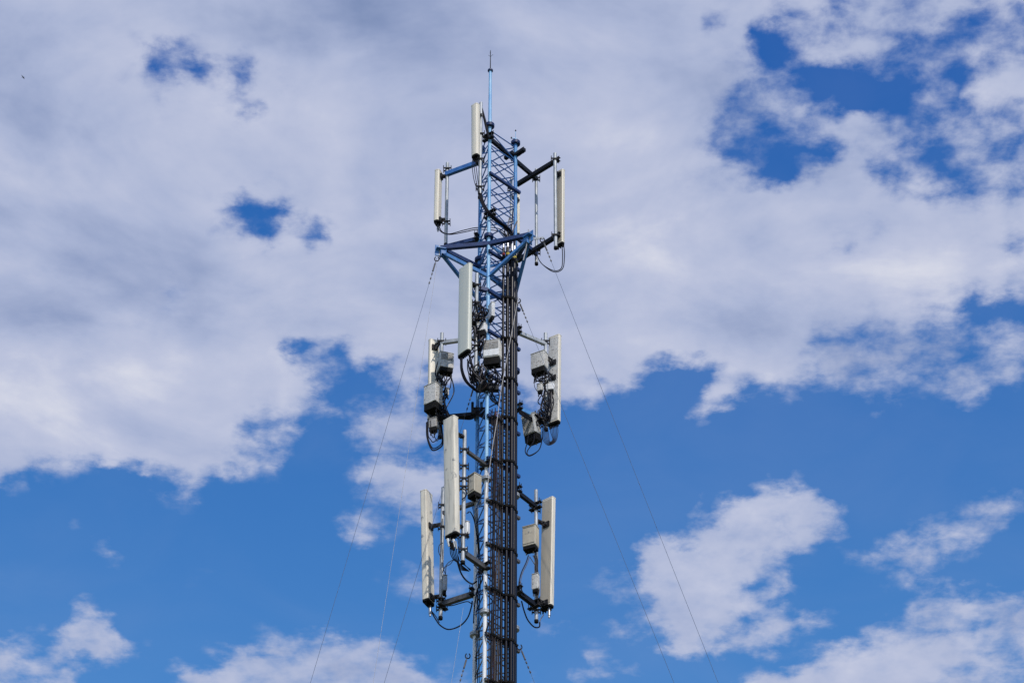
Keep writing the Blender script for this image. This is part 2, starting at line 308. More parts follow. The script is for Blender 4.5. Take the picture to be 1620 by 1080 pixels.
# ------------------------------------------------------------------ mesh builder
UP = Vector((0, 0, 1))
def frame(d):
    d = d.normalized(); a = UP if abs(d.z) < .95 else Vector((1, 0, 0))
    u = d.cross(a).normalized(); return u, u.cross(d).normalized() * -1, d
class MB:
    def __init__(s): s.v = []; s.f = []; s.m = []
    def add(s, vs_, fs, m_=0):
        o = len(s.v); s.v += [Vector(q) for q in vs_]
        for f in fs: s.f.append([o + i for i in f]); s.m.append(m_)
        return s
    def tube(s, a, b, r, r2=None, n=10, m_=0, cap=True):
        a, b = Vector(a), Vector(b); r2 = r if r2 is None else r2; u, w, d = frame(b - a); vs_ = []
        for c, rr in ((a, r), (b, r2)):
            for i in range(n):
                t = 2 * math.pi * i / n; vs_.append(c + u * (rr * math.cos(t)) + w * (rr * math.sin(t)))
        fs = [(i, (i + 1) % n, n + (i + 1) % n, n + i) for i in range(n)]
        if cap: fs += [tuple(range(n - 1, -1, -1)), tuple(range(n, 2 * n))]
        return s.add(vs_, fs, m_)
    def path(s, pts, r, n=6, m_=0, smooth=6):
        P = [Vector(p) for p in pts]
        if smooth and len(P) > 2:
            Q = []
            E = [P[0] * 2 - P[1]] + P + [P[-1] * 2 - P[-2]]
            for i in range(1, len(E) - 2):
                for k in range(smooth):
                    t = k / smooth; a, b, c, d = E[i - 1:i + 3]
                    Q.append(.5 * ((2 * b) + (c - a) * t + (2 * a - 5 * b + 4 * c - d) * t * t + (3 * b - a - 3 * c + d) * t ** 3))
            P = Q + [P[-1]]
        vs_ = []; u = None
        for i, p in enumerate(P):
            d = (P[min(i + 1, len(P) - 1)] - P[max(i - 1, 0)]).normalized()
            if u is None: u = frame(d)[0]
            u = (u - d * u.dot(d)).normalized(); w = d.cross(u)
            for k in range(n):
                t = 2 * math.pi * k / n; vs_.append(p + u * (r * math.cos(t)) + w * (r * math.sin(t)))
        fs = [(i * n + k, i * n + (k + 1) % n, (i + 1) * n + (k + 1) % n, (i + 1) * n + k) for i in range(len(P) - 1) for k in range(n)]
        fs += [tuple(range(n - 1, -1, -1)), tuple(range((len(P) - 1) * n, len(P) * n))]
        return s.add(vs_, fs, m_)
    def prism(s, c, U, V, W, hu, hv, hw, rad=.0, ch=0.0, m_=0, seg=3, bow=0.0):
        """rounded box: section in U,V, extruded along W; ch = chamfer at both ends; bow = bulge of the +V face"""
        sec = []
        rad = max(rad, .0005)
        for cu, cv, a0 in ((hu - rad, hv - rad, 0), (-hu + rad, hv - rad, 90), (-hu + rad, -hv + rad, 180), (hu - rad, -hv + rad, 270)):
            if a0 == 90 and bow:
                for t in (.6, .2, -.2, -.6): sec.append((t * (hu - rad), hv + bow * (1 - t * t)))
            for k in range(seg + 1):
                a = math.radians(a0 + 90 * k / seg); sec.append((cu + rad * math.cos(a), cv + rad * math.sin(a)))
        n = len(sec); rings = [(-hw, ch), (-hw + ch, 0), (hw - ch, 0), (hw, ch)] if ch else [(-hw, 0), (hw, 0)]
        vs_ = []
        for w, ins in rings:
            ku = (hu - ins) / hu; kv = (hv - ins) / hv
            for a, b in sec: vs_.append(Vector(c) + U * (a * ku) + V * (b * kv) + W * w)
        fs = [(i * n + k, i * n + (k + 1) % n, (i + 1) * n + (k + 1) % n, (i + 1) * n + k) for i in range(len(rings) - 1) for k in range(n)]
        fs += [tuple(range(n - 1, -1, -1)), tuple(range((len(rings) - 1) * n, len(rings) * n))]
        return s.add(vs_, fs, m_)
    def bar(s, a, b, w, h, m_=0, up=UP, rad=.002):
        a, b = Vector(a), Vector(b); d = (b - a); L = d.length; d.normalize()
        side = d.cross(up).normalized(); u2 = side.cross(d).normalized()
        return s.prism((a + b) / 2, side, u2, d, w / 2, h / 2, L / 2, rad, 0, m_, 1)
    def channel(s, a, b, w, h, t=.008, m_=0):
        a, b = Vector(a), Vector(b); d = (b - a).normalized(); side = d.cross(UP).normalized(); u2 = side.cross(d).normalized()
        if side.y > 0: side = -side            # open side away from the camera, web towards it
        s.bar(a + side * (w / 2 - t / 2), b + side * (w / 2 - t / 2), t, h, m_)
        for k in (1, -1):
            o = u2 * (k * (h / 2 - t / 2 + .001)) - side * (t / 2 + .0015)
            s.bar(a + o, b + o, w - t, t, m_)
        return s
    def lathe(s, c, prof, n=20, m_=0):
        vs_ = []
        for r, z in prof:
            for i in range(n):
                t = 2 * math.pi * i / n; vs_.append((c[0] + r * math.cos(t), c[1] + r * math.sin(t), c[2] + z))
        k_ = len(prof)
        fs = [(j * n + i, j * n + (i + 1) % n, (j + 1) * n + (i + 1) % n, (j + 1) * n + i) for j in range(k_ - 1) for i in range(n)]
        fs += [tuple(range(n - 1, -1, -1)), tuple(range((k_ - 1) * n, k_ * n))]
        return s.add(vs_, fs, m_)
    def build(s, name, mats, parent=None, origin=None):
        if isinstance(mats, str): mats = [mats]
        if parent is not None: origin = parent['_o']
        if origin is None: origin = sum(s.v, Vector()) / len(s.v)
        origin = Vector(origin)
        me = bpy.data.meshes.new(name); me.from_pydata([tuple(q - origin) for q in s.v], [], s.f)
        for k in mats: me.materials.append(M[k])
        me.polygons.foreach_set('material_index', s.m); me.polygons.foreach_set('use_smooth', [True] * len(s.f))
        me.update(); me.set_sharp_from_angle(angle=R(38))
        o = bpy.data.objects.new(name, me); COL.objects.link(o)
        if parent is not None: o.parent = parent; o.location = origin - Vector(parent['_w'])
        else: o.location = origin
        o['_o'] = tuple(origin); o['_w'] = tuple(origin)
        return o
def thing(name, loc, label, cat, group=None):
    o = bpy.data.objects.new(name, None); COL.objects.link(o); o.location = loc; o.empty_display_size = .1
    o['label'] = label; o['category'] = cat; o['_o'] = tuple(loc); o['_w'] = tuple(loc)
    if group: o['group'] = group
    return o
def tag(o, label, cat, group=None, kind=None):
    if label: o['label'] = label; o['category'] = cat
    if group: o['group'] = group
    if kind: o['kind'] = kind
    return o

# ------------------------------------------------------------------ ground
tag(MB().add([(-9000, -9000, 0), (9000, -9000, 0), (9000, 9000, 0), (-9000, 9000, 0)], [(0, 1, 2, 3)]).build('ground', 'ground', origin=(0, 0, 0)), None, None, kind='structure')

# ------------------------------------------------------------------ lattice mast
CR = .35; yc = Y0
fx = at(773.5, 340, Y0 - .3376).x + .0924
LEG = {}
for k, a in (('R', 14.7), ('L', 134.7), ('F', 254.7)):
    LEG[k] = Vector((fx + CR * math.cos(R(a)), Y0 + CR * math.sin(R(a)), 0))
F, Rg, Lf = LEG['F'], LEG['R'], LEG['L']
def zF(py): return zcol(py, F.x, F.y)
def leg(k, z): return Vector((LEG[k].x, LEG[k].y, z))
ZT = zF(199); SEC = ZT - zF(374); ZPAINT = zF(735)
nFR = Vector((Rg.y - F.y, -(Rg.x - F.x), 0)).normalized()       # outward normal of the front right face
def face(t, off, z): p = F.lerp(Rg, t) + nFR * off; return Vector((p.x, p.y, z))
NSEC = int(ZT // SEC)
mast = thing('lattice_mast', (fx, Y0, 0), 'tall slim three-legged lattice mast, blue at the top and white lower down', 'mast')
PXF = SEC / 7.36
for k in 'RLF':
    b = MB(); p = LEG[k]
    b.tube((p.x, p.y, .3), (p.x, p.y, ZPAINT), .031, n=16, m_=1, cap=False)
    b.tube((p.x, p.y, ZPAINT), (p.x, p.y, ZT), .029, n=16, m_=0, cap=False)
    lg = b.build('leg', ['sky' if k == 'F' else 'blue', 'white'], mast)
    for i in range(NSEC + 1):
        z = ZT - i * SEC
        f = MB().lathe((p.x, p.y, z), [(.031, -.03), (.078, -.028), (.078, -.003), (.031, -.001)], 20)
        f.lathe((p.x, p.y, z), [(.031, .001), (.078, .003), (.078, .026), (.031, .028)], 20)
        for j in range(6):
            t = j * math.pi / 3; q = Vector((p.x + .061 * math.cos(t), p.y + .061 * math.sin(t), z)); f.tube(q - UP * .045, q + UP * .045, .007, n=6)
        f.build('flange', 'navy' if z > ZPAINT else 'galv', lg)
    f = MB().lathe((p.x, p.y, ZPAINT), [(.031, -.05), (.036, -.05), (.036, .05), (.031, .05)], 16); f.build('paint_joint_collar', 'navy', lg)
    MB().lathe((p.x, p.y, .0), [(.2, 0), (.2, .3), (.05, .31)], 16).build('footing', 'concrete', lg)
for i in range(NSEC + 1):
    for a, b_ in (('F', 'R'), ('R', 'L'), ('L', 'F')):
        br = MB(); zs = ZT - i * SEC; blue = zs - SEC * .5 > ZPAINT - SEC
        for j in range(8):
            z = zs - .1 - j * PXF * .985
            if z < .4: break
            A, B = leg(a, z), leg(b_, z); br.tube(A, B, .0105, n=6, cap=False)
            if j < 7:
                br.tube(leg(a, z - .03), leg(b_, z - PXF * .985 + .03), .0105, n=6, cap=False)
        if br.f: br.build('bracing', 'rod' if blue else 'greyrod', mast)
# cross channels on the front right face that hold the feeders
for py in (277, 400, 463, 526, 595, 660, 727, 793, 862, 931, 1004, 1077):
    z = zF(py); low = py > 735
    b = MB().channel(face(-.06, .045, z), face(1.10, .045, z), .045, .05, .006)
    b.tube(face(0, .02, z - .02), face(0, .075, z - .02), .008, n=6).tube(face(1, .02, z - .02), face(1, .075, z - .02), .008, n=6)
    b.build('cable_channel', 'dgalv' if low else 'navy', mast)
# star frame with its beams, braces and guy lugs
ZS = zF(386); ZB = zF(437)
for ang, a, b_, rad_ in ((194.7, 'F', 'L', .90), (314.7, 'F', 'R', .80), (74.7, 'R', 'L', .85)):
    tip = Vector((fx + rad_ * math.cos(R(ang)), Y0 + rad_ * math.sin(R(ang)), ZS)); td = Vector((math.cos(R(ang)), math.sin(R(ang)), 0))
    for k in (a, b_):
        MB().channel(leg(k, ZS), tip, .06, .075, .008).build('star_beam', 'navy', mast)
        s_ = MB().bar(leg(k, ZB), tip - UP * .07, .010, .075, up=UP).bar(leg(k, ZB) - UP * .034, tip - UP * .104, .060, .010, up=UP); s_.build('star_brace', 'brace', mast)
    side = td.cross(UP)
    g = MB().prism(tip - UP * .06, side, td, UP, .008, .09, .11, .01); g.prism(tip - UP * .045, td, side, UP, .08, .08, .008, .01); g.prism(tip - td * .04 - UP * .10, td, side, UP, .05, .055, .045, .01)
    g.prism(tip - UP * .14, side, td, UP, .06, .007, .05, .01)
    g.build('gusset_plate', 'brace', mast)
    MB().tube(tip + td * .02 - UP * .17, tip + td * .02 + UP * .06, .013, n=8).build('tip_bolt', 'galv', mast)
for z_, h_ in ((ZS - .01, .06), (ZB, .05)):
    for a, b_ in (('F', 'R'), ('R', 'L'), ('L', 'F')):
        MB().bar(leg(a, z_), leg(b_, z_), .014, h_).build('ring_bar', 'brace', mast)

# lightning rod on the front leg, small one on the right leg
p = F; zt = zF(112)
t = thing('lightning_rod', (p.x, p.y, ZT + .03), 'slender pale blue lightning pole with a needle tip rising above the mast', 'lightning rod')
MB().tube((p.x, p.y, ZT + .03), (p.x, p.y, zt), .030, .023, n=16).build('pole', 'sky', t)
MB().lathe((p.x, p.y, zt), [(.02, -.015), (.045, -.013), (.045, .013), (.02, .015)], 16).build('cap_flange', 'navy', t)
zr = zF(80); nd = MB().tube((p.x, p.y, zt), (p.x, p.y, zr), .009, .005, n=8)
for a in (20, 140, 260):
    q = Vector((p.x, p.y, zF(90))); nd.tube(q, q + Vector((math.cos(R(a)) * .05, math.sin(R(a)) * .05, .07)), .004, .002, n=5)
nd.build('needle', 'steel', t)
p = Rg
t = thing('warning_light', (p.x, p.y, ZT + .03), 'little bracket with a thin upright pin on top of the right-hand mast leg', 'light bracket')
MB().tube((p.x, p.y, ZT + .03), (p.x, p.y, ZT + .10), .020, n=12).tube((p.x, p.y, ZT + .10), (p.x, p.y, ZT + .27), .005, n=6).build('stem', 'sky', t)
MB().bar((p.x - .07, p.y - .02, ZT + .10), (p.x + .02, p.y, ZT + .10), .015, .015).build('bracket', 'sky', t)
MB().lathe((p.x, p.y, ZT + .27), [(.002, 0), (.010, .004), (.012, .02), (.004, .035)], 8).build('lamp', 'dark', t)
MB().tube((p.x - .07, p.y - .02, ZT + .09), (p.x - .07, p.y - .02, ZT + .115), .012, n=8).build('bolt', 'steel', t)

# ------------------------------------------------------------------ guy wires
def guy(start, px2, label, mat_='wire', r=.0028, ang=194.7, body=True, name='guy_wire', radius=17.0, group='guy wires', cat='guy wire'):
    """from a point on the mast down to an anchor; the anchor sits on the line seen through px2"""
    a = Vector(start); d2 = ray(*px2)
    u = Vector((math.cos(R(ang)), math.sin(R(ang)), 0))
    # the wire runs in the vertical plane through its start along u: find where the sight line meets that plane
    n = u.cross(UP); tt = (a - CAM).dot(n) / d2.dot(n); q = CAM + d2 * tt
    dirn = (q - a)
    e = a + dirn * ((a.z - .3) / (a.z - q.z)) if q.z < a.z else q
    t = thing(name, a, label, cat, group)
    ln = (e - a).normalized(); pts = []
    for k in range(13):
        f = k / 12; pp = a.lerp(e, f); pp.z -= .0015 * (e - a).length * 4 * f * (1 - f); pts.append(pp)
    MB().path(pts, r, 6, smooth=3).build('wire', mat_, t)
    if body:
        sh = MB().path([a + Vector((.02, 0, .02)), a + Vector((.035, 0, -.02)), a + Vector((.02, 0, -.06)), a + Vector((-.02, 0, -.06)), a + Vector((-.035, 0, -.02)), a + Vector((-.02, 0, .02))], .009, 6)
        sh.build('shackle', 'steel', t)
        tb = MB().tube(a + ln * .12, a + ln * .30, .013, n=8).tube(a + ln * .05, a + ln * .12, .006, n=6)
        tb.build('turnbuckle', 'dgalv', t)
        for k in range(3):
            c = a + ln * (.36 + k * .10); MB().prism(c, *frame(ln), .009, .010, .018, .003).build('wire_grip', 'dgalv', t)
    return t
tipL = Vector((fx + .92 * math.cos(R(194.7)), Y0 + .92 * math.sin(R(194.7)), ZS - .20))
tipR = Vector((fx + .82 * math.cos(R(314.7)), Y0 + .82 * math.sin(R(314.7)), ZS - .16))
tipR2 = at(858, 378, tipR.y - .05)
guy(at(691, 408, tipL.y), (490, 1080), 'long guy wire sloping down from the left tip of the blue star frame, leftmost wire', ang=194.7)
g_ = guy(tipR2, (1138, 1080), 'long guy wire sloping down from the right tip of the star frame, rightmost wire', ang=325)
MB().bar(tipR + Vector((.02, -.02, .05)), tipR2 + Vector((.02, 0, .02)), .012, .05).build('link_plate', 'galv', g_)
guy(at(820, 474, Rg.y - .05), (1068, 1080), 'guy wire from the right mast leg that drops behind the right middle panel antenna', ang=325)
guy(at(752, 604, Lf.y), (607, 1080), 'guy wire from the left mast leg that passes behind the lower left panel antenna', ang=185)
guy(at(740, 1035, Lf.y - .1), (727, 1080), 'short visible guy wire leaving the white part of the mast at bottom left', ang=235)
guy(at(822, 1021, Rg.y - .1), (846, 1080), 'short visible guy wire leaving the white part of the mast at bottom right', ang=325)
guy(at(692, 412, tipL.y), (590, 1080), 'thin pale rope hanging from the left tip of the star frame', 'rope', .0022, 200, False, 'hanging_rope', group='pale ropes', cat='rope')
guy(at(733, 960, Y0 - .3), (714, 1080), 'thin pale rope hanging down left of the white mast leg near the bottom', 'rope', .0022, 215, False, 'hanging_rope', group='pale ropes', cat='rope')
rp = [(820, 470, -.22), (806, 545, -.32), (793, 615, -.36), (787, 660, -.42), (779, 708, -.48), (774, 745, -.5), (770, 790, -.5)]
tag(MB().path([at(x, y, Y0 + d) for x, y, d in rp], .006, 6).build('hanging_rope', 'rope'), 'pale rope hanging loosely across the front of the thick black feeders', 'rope', 'pale ropes')
tag(MB().path([at(x, y, tipR.y) for x, y in ((836, 363), (833, 388), (828, 412))], .008, 6).build('hanging_rope', 'rope'), 'short pale rope end dangling from the right tip of the star frame', 'rope', 'pale ropes')

# ------------------------------------------------------------------ feeders
Zf = zF(383)
fd = [(.395, .10, .020, 'slim outer left black feeder, next to the thin cables'), (.497, .135, .029, 'second thick black feeder from the left in the main run'),
      (.615, .165, .037, 'thickest black feeder in the middle of the main run'), (.735, .145, .031, 'fourth thick black feeder, just right of the thickest one'), (.835, .12, .026, 'outer right black feeder at the edge of the main run')]
for t_, off, r, lab in fd:
    top = Zf - random.uniform(.0, .12); p = face(t_, off, 0)
    q = thing('feeder_cable', (p.x, p.y, .2), lab, 'cable', 'thick black feeders running up the mast')
    MB().tube((p.x, p.y, .2), (p.x, p.y, top), r, n=16).build('jacket', 'feeder', q)
    c = MB().tube((p.x, p.y, top), (p.x, p.y, top + .1), r * .75, n=12).tube((p.x, p.y, top + .1), (p.x, p.y, top + .16), r * .55, n=12); c.build('connector', 'silver', q)
    MB().tube((p.x, p.y, top - .16), (p.x, p.y, top - .12), r + .003, n=14).build('tape_band', 'yellow' if r > .02 else 'red', q)
CLY = [411, 473, 537, 600, 662, 731, 802, 870, 943, 1013, 1080]
p0 = face(.6, .16, 0)
for i, py in enumerate(CLY):
    z = zcol(py, p0.x, p0.y); b = MB()
    for t_, off, r, _ in fd: p = face(t_, off, z); b.lathe(p, [(r + .002, -.022), (r + .012, -.020), (r + .012, .020), (r + .002, .022)], 12)
    for (ta, oa, ra, _), (tb_, ob, rb, _) in zip(fd, fd[1:]):
        b.bar(face(ta, oa, z), face(tb_, ob, z), .022, .034); 
    b.bar(face(.36, .085, z), face(.86, .085, z), .012, .028)
    if i == 0: first = 'topmost black clamp'
    lab = ['topmost', 'second', 'third', 'fourth', 'fifth', 'sixth', 'seventh', 'eighth', 'ninth', 'tenth', 'lowest'][i]
    if lab != 'lowest' and lab != 'topmost': lab += ' from the top'
    tag(b.build('cable_clamp', 'dark'), 'black clamp gripping the thick feeders, ' + lab, 'clamp', 'clamps along the thick feeders')
# short jumpers rising from the feeder tops
for i, (x, y, x2, y2) in enumerate([(803, 385, 797, 352), (808, 384, 806, 345), (812, 386, 812, 330), (816, 388, 818, 350), (800, 388, 792, 366), (810, 392, 822, 372)]):
    a = face(.45 + i * .06, .14, Zf + .02); b_ = at(x2, y2, Y0 - .05); m2 = (a + b_) / 2 + Vector((random.uniform(-.03, .03), -.05, 0))
    tag(MB().path([a, m2, b_], .010, 6).build('jumper_cable', 'greyj' if i % 2 else 'rubber'), 'short jumper cable rising from the top of the thick feeders into the blue lattice', 'cable', 'jumpers above the feeder tops')
# tray of thin cables left of the feeders
Zt = zF(648)
thin = [('brown', 'brown'), ('greyj', 'grey'), ('rubber', 'black'), ('redj', 'faded red')]
th_lab = ['leftmost', 'second from left', 'third from left', 'fourth from left', 'fifth from left', 'sixth from left', 'seventh from left', 'eighth from left', 'ninth from left', 'tenth from left', 'eleventh from left', 'twelfth from left', 'rightmost']
for i in range(13):
    mk, cn = thin[[0, 2, 0, 1, 2, 0, 3, 1, 0, 2, 1, 0, 2][i]]
    t_ = .04 + i * .0235; off = .085 + .02 * (i % 3); pts = []; top = Zt - random.uniform(0, .25); z = top
    while z > 22: 
        low = max(0, (zF(900) - z)) / 4.0
        pts.append(face(t_ - .10 * low * (1 - i / 13.) + random.uniform(-.006, .006), off + random.uniform(-.008, .008), z)); z -= random.uniform(.35, .6)
    pts.append(face(t_, off, .3))
    tag(MB().path(pts, random.choice([.006, .0075, .009]), 6, smooth=3).build('thin_cable', mk), 'thin %s cable in the bundle beside the feeders, %s' % (cn, th_lab[i]), 'cable', 'thin cables beside the thick feeders')
for i, py in enumerate((660, 727, 793, 862, 931, 1004, 1077)):
    z = zF(py) - .04; b = MB().bar(face(-.02, .125, z), face(.36, .14, z), .02, .016).bar(face(.0, .066, z + .02), face(.36, .066, z + .02), .02, .03)
    for k in range(7): p = face(.02 + k * .05, .14, z); b.prism(p, UP, nFR, UP.cross(nFR), .022, .010, .008, .003)
    tag(b.build('cable_cleat', 'dark'), 'black cleat holding the bundle of thin cables, ' + ['topmost', 'second from the top', 'third from the top', 'fourth from the top', 'fifth from the top', 'sixth from the top', 'lowest'][i], 'cleat', 'cleats on the thin cable bundle')

# ------------------------------------------------------------------ kit: poles, arms, antennas, radios, cables
ORD = {}
def pole(px, py0, py1, dy, r, label, clamps=(), mat_='galv', cap=True):
    x, y = col(px, (py0 + py1) / 2, Y0 + dy); z0, z1 = zcol(py1, x, y), zcol(py0, x, y)
    t = thing('mounting_pole', (x, y, z0), label, 'pole', 'galvanised mounting poles')
    MB().tube((x, y, z0), (x, y, z1), r, n=16).build('tube', mat_, t)
    MB().tube((x, y, z0 - .012), (x, y, z0 + .03), r + .004, n=16).build('end_cap', 'dark' if cap else 'galv', t)
    for c in clamps:
        z = zcol(c, x, y); b = MB().lathe((x, y, z), [(r + .001, -.016), (r + .007, -.014), (r + .007, .014), (r + .001, .016)], 12)
        b.bar((x - r - .04, y - r - .008, z), (x + r + .04, y - r - .008, z), .010, .032).bar((x - r - .04, y + r + .008, z), (x + r + .04, y + r + .008, z), .010, .032)
        for s_ in (-1, 1): b.tube((x + s_ * (r + .035), y - r - .07, z), (x + s_ * (r + .035), y + r + .06, z), .006, n=6)
        b.build('clamp', 'steel', t)
    return Vector((x, y, 0))
def arm(A, B, w, h, label, mat_='black', kind='channel', plates=(), flat=False):
    A, B = Vector(A), Vector(B)
    t = thing('pole_outrigger', A, label, 'outrigger', 'horizontal arms holding the poles')
    b = MB()
    if kind == 'channel': b.channel(A, B, w, h, .007)
    elif kind == 'tube': b.tube(A, B, h / 2, n=14)
    else: b.bar(A, B, w, h, rad=.006)
    b.build('rail', mat_, t)
    d = (B - A).normalized(); sd = d.cross(UP).normalized()
    for f in plates:
        c = A.lerp(B, f); q = MB()
        for s3 in (-1, 1): q.prism(c + UP * (s3 * (h / 2 + .010)), sd, d, UP, .11, .034, .007, .003)
        for s1 in (-1, 1):
            for s2 in (-1, 1): k = c + sd * (.09 * s1) + d * (.022 * s2); q.tube(k - UP * (h / 2 + .03), k + UP * (h / 2 + .075), .007, n=6)
        q.build('clamp_plate', 'steel', t)
    return t
def panel(px0, py0, px1, py1, dy, az, w, d, label, front='radome', back=None, ports=4, tilt=0, brk=(), ret=None, cap='dark', polexy=None):
    """panel antenna: (px0,py0) top centre and (px1,py1) bottom centre of the body, facing azimuth az"""
    T = at(px0, py0, Y0 + dy); f = Vector((math.cos(R(az)), math.sin(R(az)), 0)); tl = R(tilt)
    W = (UP * math.cos(tl) + f * math.sin(tl)).normalized()
    lo, hi = .3, 4.0
    for _ in range(30):
        mL = (lo + hi) / 2; P = T - W * mL; q = CM.transposed() @ (P - CAM)
        if 540 - FPX * q.y / -q.z > py1: hi = mL
        else: lo = mL
    L = (lo + hi) / 2; B = T - W * L; C = (T + B) / 2; U = f.cross(W).normalized(); V = W.cross(U).normalized()
    if V.dot(f) < 0: V = -V; U = -U
    t = thing('panel_antenna', B, label, 'antenna', 'white panel antennas')
    MB().prism(C, U, V, W, w / 2, d / 2, L / 2, min(.028, d * .35), .004, bow=.006).build('radome', front, t)
    if back: MB().prism(C - V * (d / 2 + .001), U, V, W, w / 2 - .012, .004, L / 2 - .03, .004).build('back_plate', back, t)
    MB().prism(T + W * .004, U, V, W, w / 2 + .003, d / 2 + .003, .010, min(.03, d * .38), .003).build('top_cap', front, t)
    sm_ = MB()
    for s_ in (-1, 1): sm_.bar(T - W * .03 + U * (s_ * (w / 2 + .0008)) - V * (d * .22), B + W * .03 + U * (s_ * (w / 2 + .0008)) - V * (d * .22), .003, .004)
    sm_.build('side_seam', 'fin', t)
    MB().prism(B - W * .016, U, V, W, w / 2 - .002, d / 2 - .002, .020, min(.028, d * .36), .004).build('bottom_cap', cap, t)
    pts = []
    for k in range(ports):
        u = (k - (ports - 1) / 2) * (w * .7 / max(1, ports - 1)) if ports > 1 else 0
        c = B + U * u - W * .03; MB().tube(c, c - W * .06, .012, n=10).build('connector', 'dark', t); pts.append(c - W * .06)
    if ret:
        c = B + U * (w * .2) - W * .03; MB().tube(c, c - W * ret, .022, n=12).tube(c - W * ret, c - W * (ret + .04), .014, n=10).build('tilt_motor', 'silver', t)
    for fr in brk:
        c = T.lerp(B, fr) - V * (d / 2); b = MB()
        tgt = Vector((polexy.x, polexy.y, c.z)) if polexy is not None else c - V * .12
        dd = tgt - c
        b.prism(c - V * .012, U, W, V, min(.06, w * .3), .05, .012, .004)
        for s_ in (-1, 1):
            b.bar(c + U * (.03 * s_), c + dd + U * (.03 * s_) * .6 + UP * .01, .010, .045)
        b.bar(c + U * -.035 + dd * .75, c + U * .035 + dd * .75, .03, .03)
        b.tube(c + dd * .5 - U * .06, c + dd * .5 + U * .06, .008, n=6)
        b.build('bracket', 'steel', t)
    PORTS[label] = pts
    return t
PORTS = {}
def radio(px, py, dy, az, w, h, d, label, body='grey', fins=None, dark=.05, label_plate=False, ports=4, name='radio_unit', cat='radio unit', group='radio units', shade=False, tiltx=0):
    c = at(px, py, Y0 + dy); f = Vector((math.cos(R(az)), math.sin(R(az)), 0)); tl = R(tiltx)
    W = (UP * math.cos(tl) + f * math.sin(tl)).normalized(); U = f.cross(W).normalized(); V = W.cross(U).normalized()
    if V.dot(f) < 0: V = -V; U = -U
    C = c - V * (d / 2)
    t = thing(name, C - W * (h / 2), label, cat, group)
    MB().prism(C, U, V, W, w / 2, d / 2, h / 2, .010, .006).build('housing', body, t)
    MB().prism(C - W * (h / 2 + dark / 2), U, V, W, w / 2 - .006, d / 2 - .006, dark / 2, .008, .004).build('connector_bay', 'dark', t)
    MB().prism(C + W * (h / 2 + .008), U, V, W, w / 2 + .006, d / 2 + .006, .007, .010, .003).build('top_lid', body, t)
    if fins == 'grid':
        b = MB()
        for i in range(11):
            for j in range(5): b.prism(C + V * (d / 2 + .006) + U * ((i - 5) * w * .082) + W * (h * .04 + j * h * .088), U, V, W, w * .018, .008, h * .032, .002)
        b.build('heat_sink', 'fin', t)
    elif fins == 'ribs':
        b = MB()
        for i in range(10): b.prism(C + V * (d / 2 + .008) + U * ((i - 4.5) * w * .095), U, V, W, w * .014, .012, h * .47, .002)
        b.build('heat_sink', body, t)
    elif fins == 'vents':
        b = MB()
        for zz in (.44, -.40):
            for i in range(12): b.prism(C + V * (d / 2 + .0015) + U * ((i - 5.5) * w * .075) + W * (h * zz), U, V, W, w * .022, .003, h * .014, .001)
        b.build('vent_slots', 'dark', t)
        e = MB()
        for i in range(5): e.prism(C + V * (d / 2 + .0015) + U * ((i - 2) * w * .12) + W * (h * .12), U, V, W, w * .03, .002, .004, .001)
        e.prism(C + V * (d / 2 + .0015) + W * (h * .2), U, V, W, .012, .002, .012, .004); e.build('printed_marks', 'fin', t)
    if label_plate: MB().prism(C + V * (d / 2 + .004) - W * (h * .25), U, V, W, w * .46, .005, h * .18, .004).build('label_plate', 'white', t)
    for s_ in (-1, 1):
        q = C + U * (s_ * w / 2); b = MB()
        for i in range(5): b.prism(q + U * (s_ * .003) + V * ((i - 2) * d * .17), V, U, W, d * .02, .005, h * .42, .001)
        b.build('side_ribs', body, t)
    pts = []
    for k in range(ports):
        q = C + U * ((k - (ports - 1) / 2) * w * .8 / max(1, ports - 1)) - W * (h / 2 + dark) + V * (d * .2 * (-1) ** k)
        MB().tube(q, q - W * .035, .010, n=8).build('connector', 'silver' if k % 2 else 'dark', t); pts.append(q - W * .035)
    PORTS[label] = pts
    return t
def cable(pts, label, group, r=.009, m_='rubber', dy=0.0):
    P = [at(q[0], q[1], Y0 + (q[2] if len(q) > 2 else dy)) for q in pts]
    return tag(MB().path(P, r, 7).build('jumper_cable', m_), label, 'cable', group)
def tangle(starts, ends, sag, n, label, group, seed, r=(.005, .010), mats=('rubber', 'rubber', 'rubber', 'rubber', 'rubber', 'greyj', 'brown')):
    rn = random.Random(seed)
    for i in range(n):
        a = Vector(starts[i % len(starts)]); b_ = Vector(ends[i % len(ends)]) + Vector((rn.uniform(-.03, .03), rn.uniform(-.03, .03), rn.uniform(-.05, .05)))
        m1 = a.lerp(b_, .3) + Vector((rn.uniform(-1, 1) * sag, rn.uniform(-1, 1) * sag, -rn.uniform(.3, 1) * sag)); m2 = a.lerp(b_, .7) + Vector((rn.uniform(-1, 1) * sag, rn.uniform(-1, 1) * sag, -rn.uniform(0, .8) * sag))
        tag(MB().path([a, a - UP * .03, m1, m2, b_], rn.uniform(*r), 6, smooth=5).build('jumper_cable', rn.choice(mats)), label, 'cable', group)

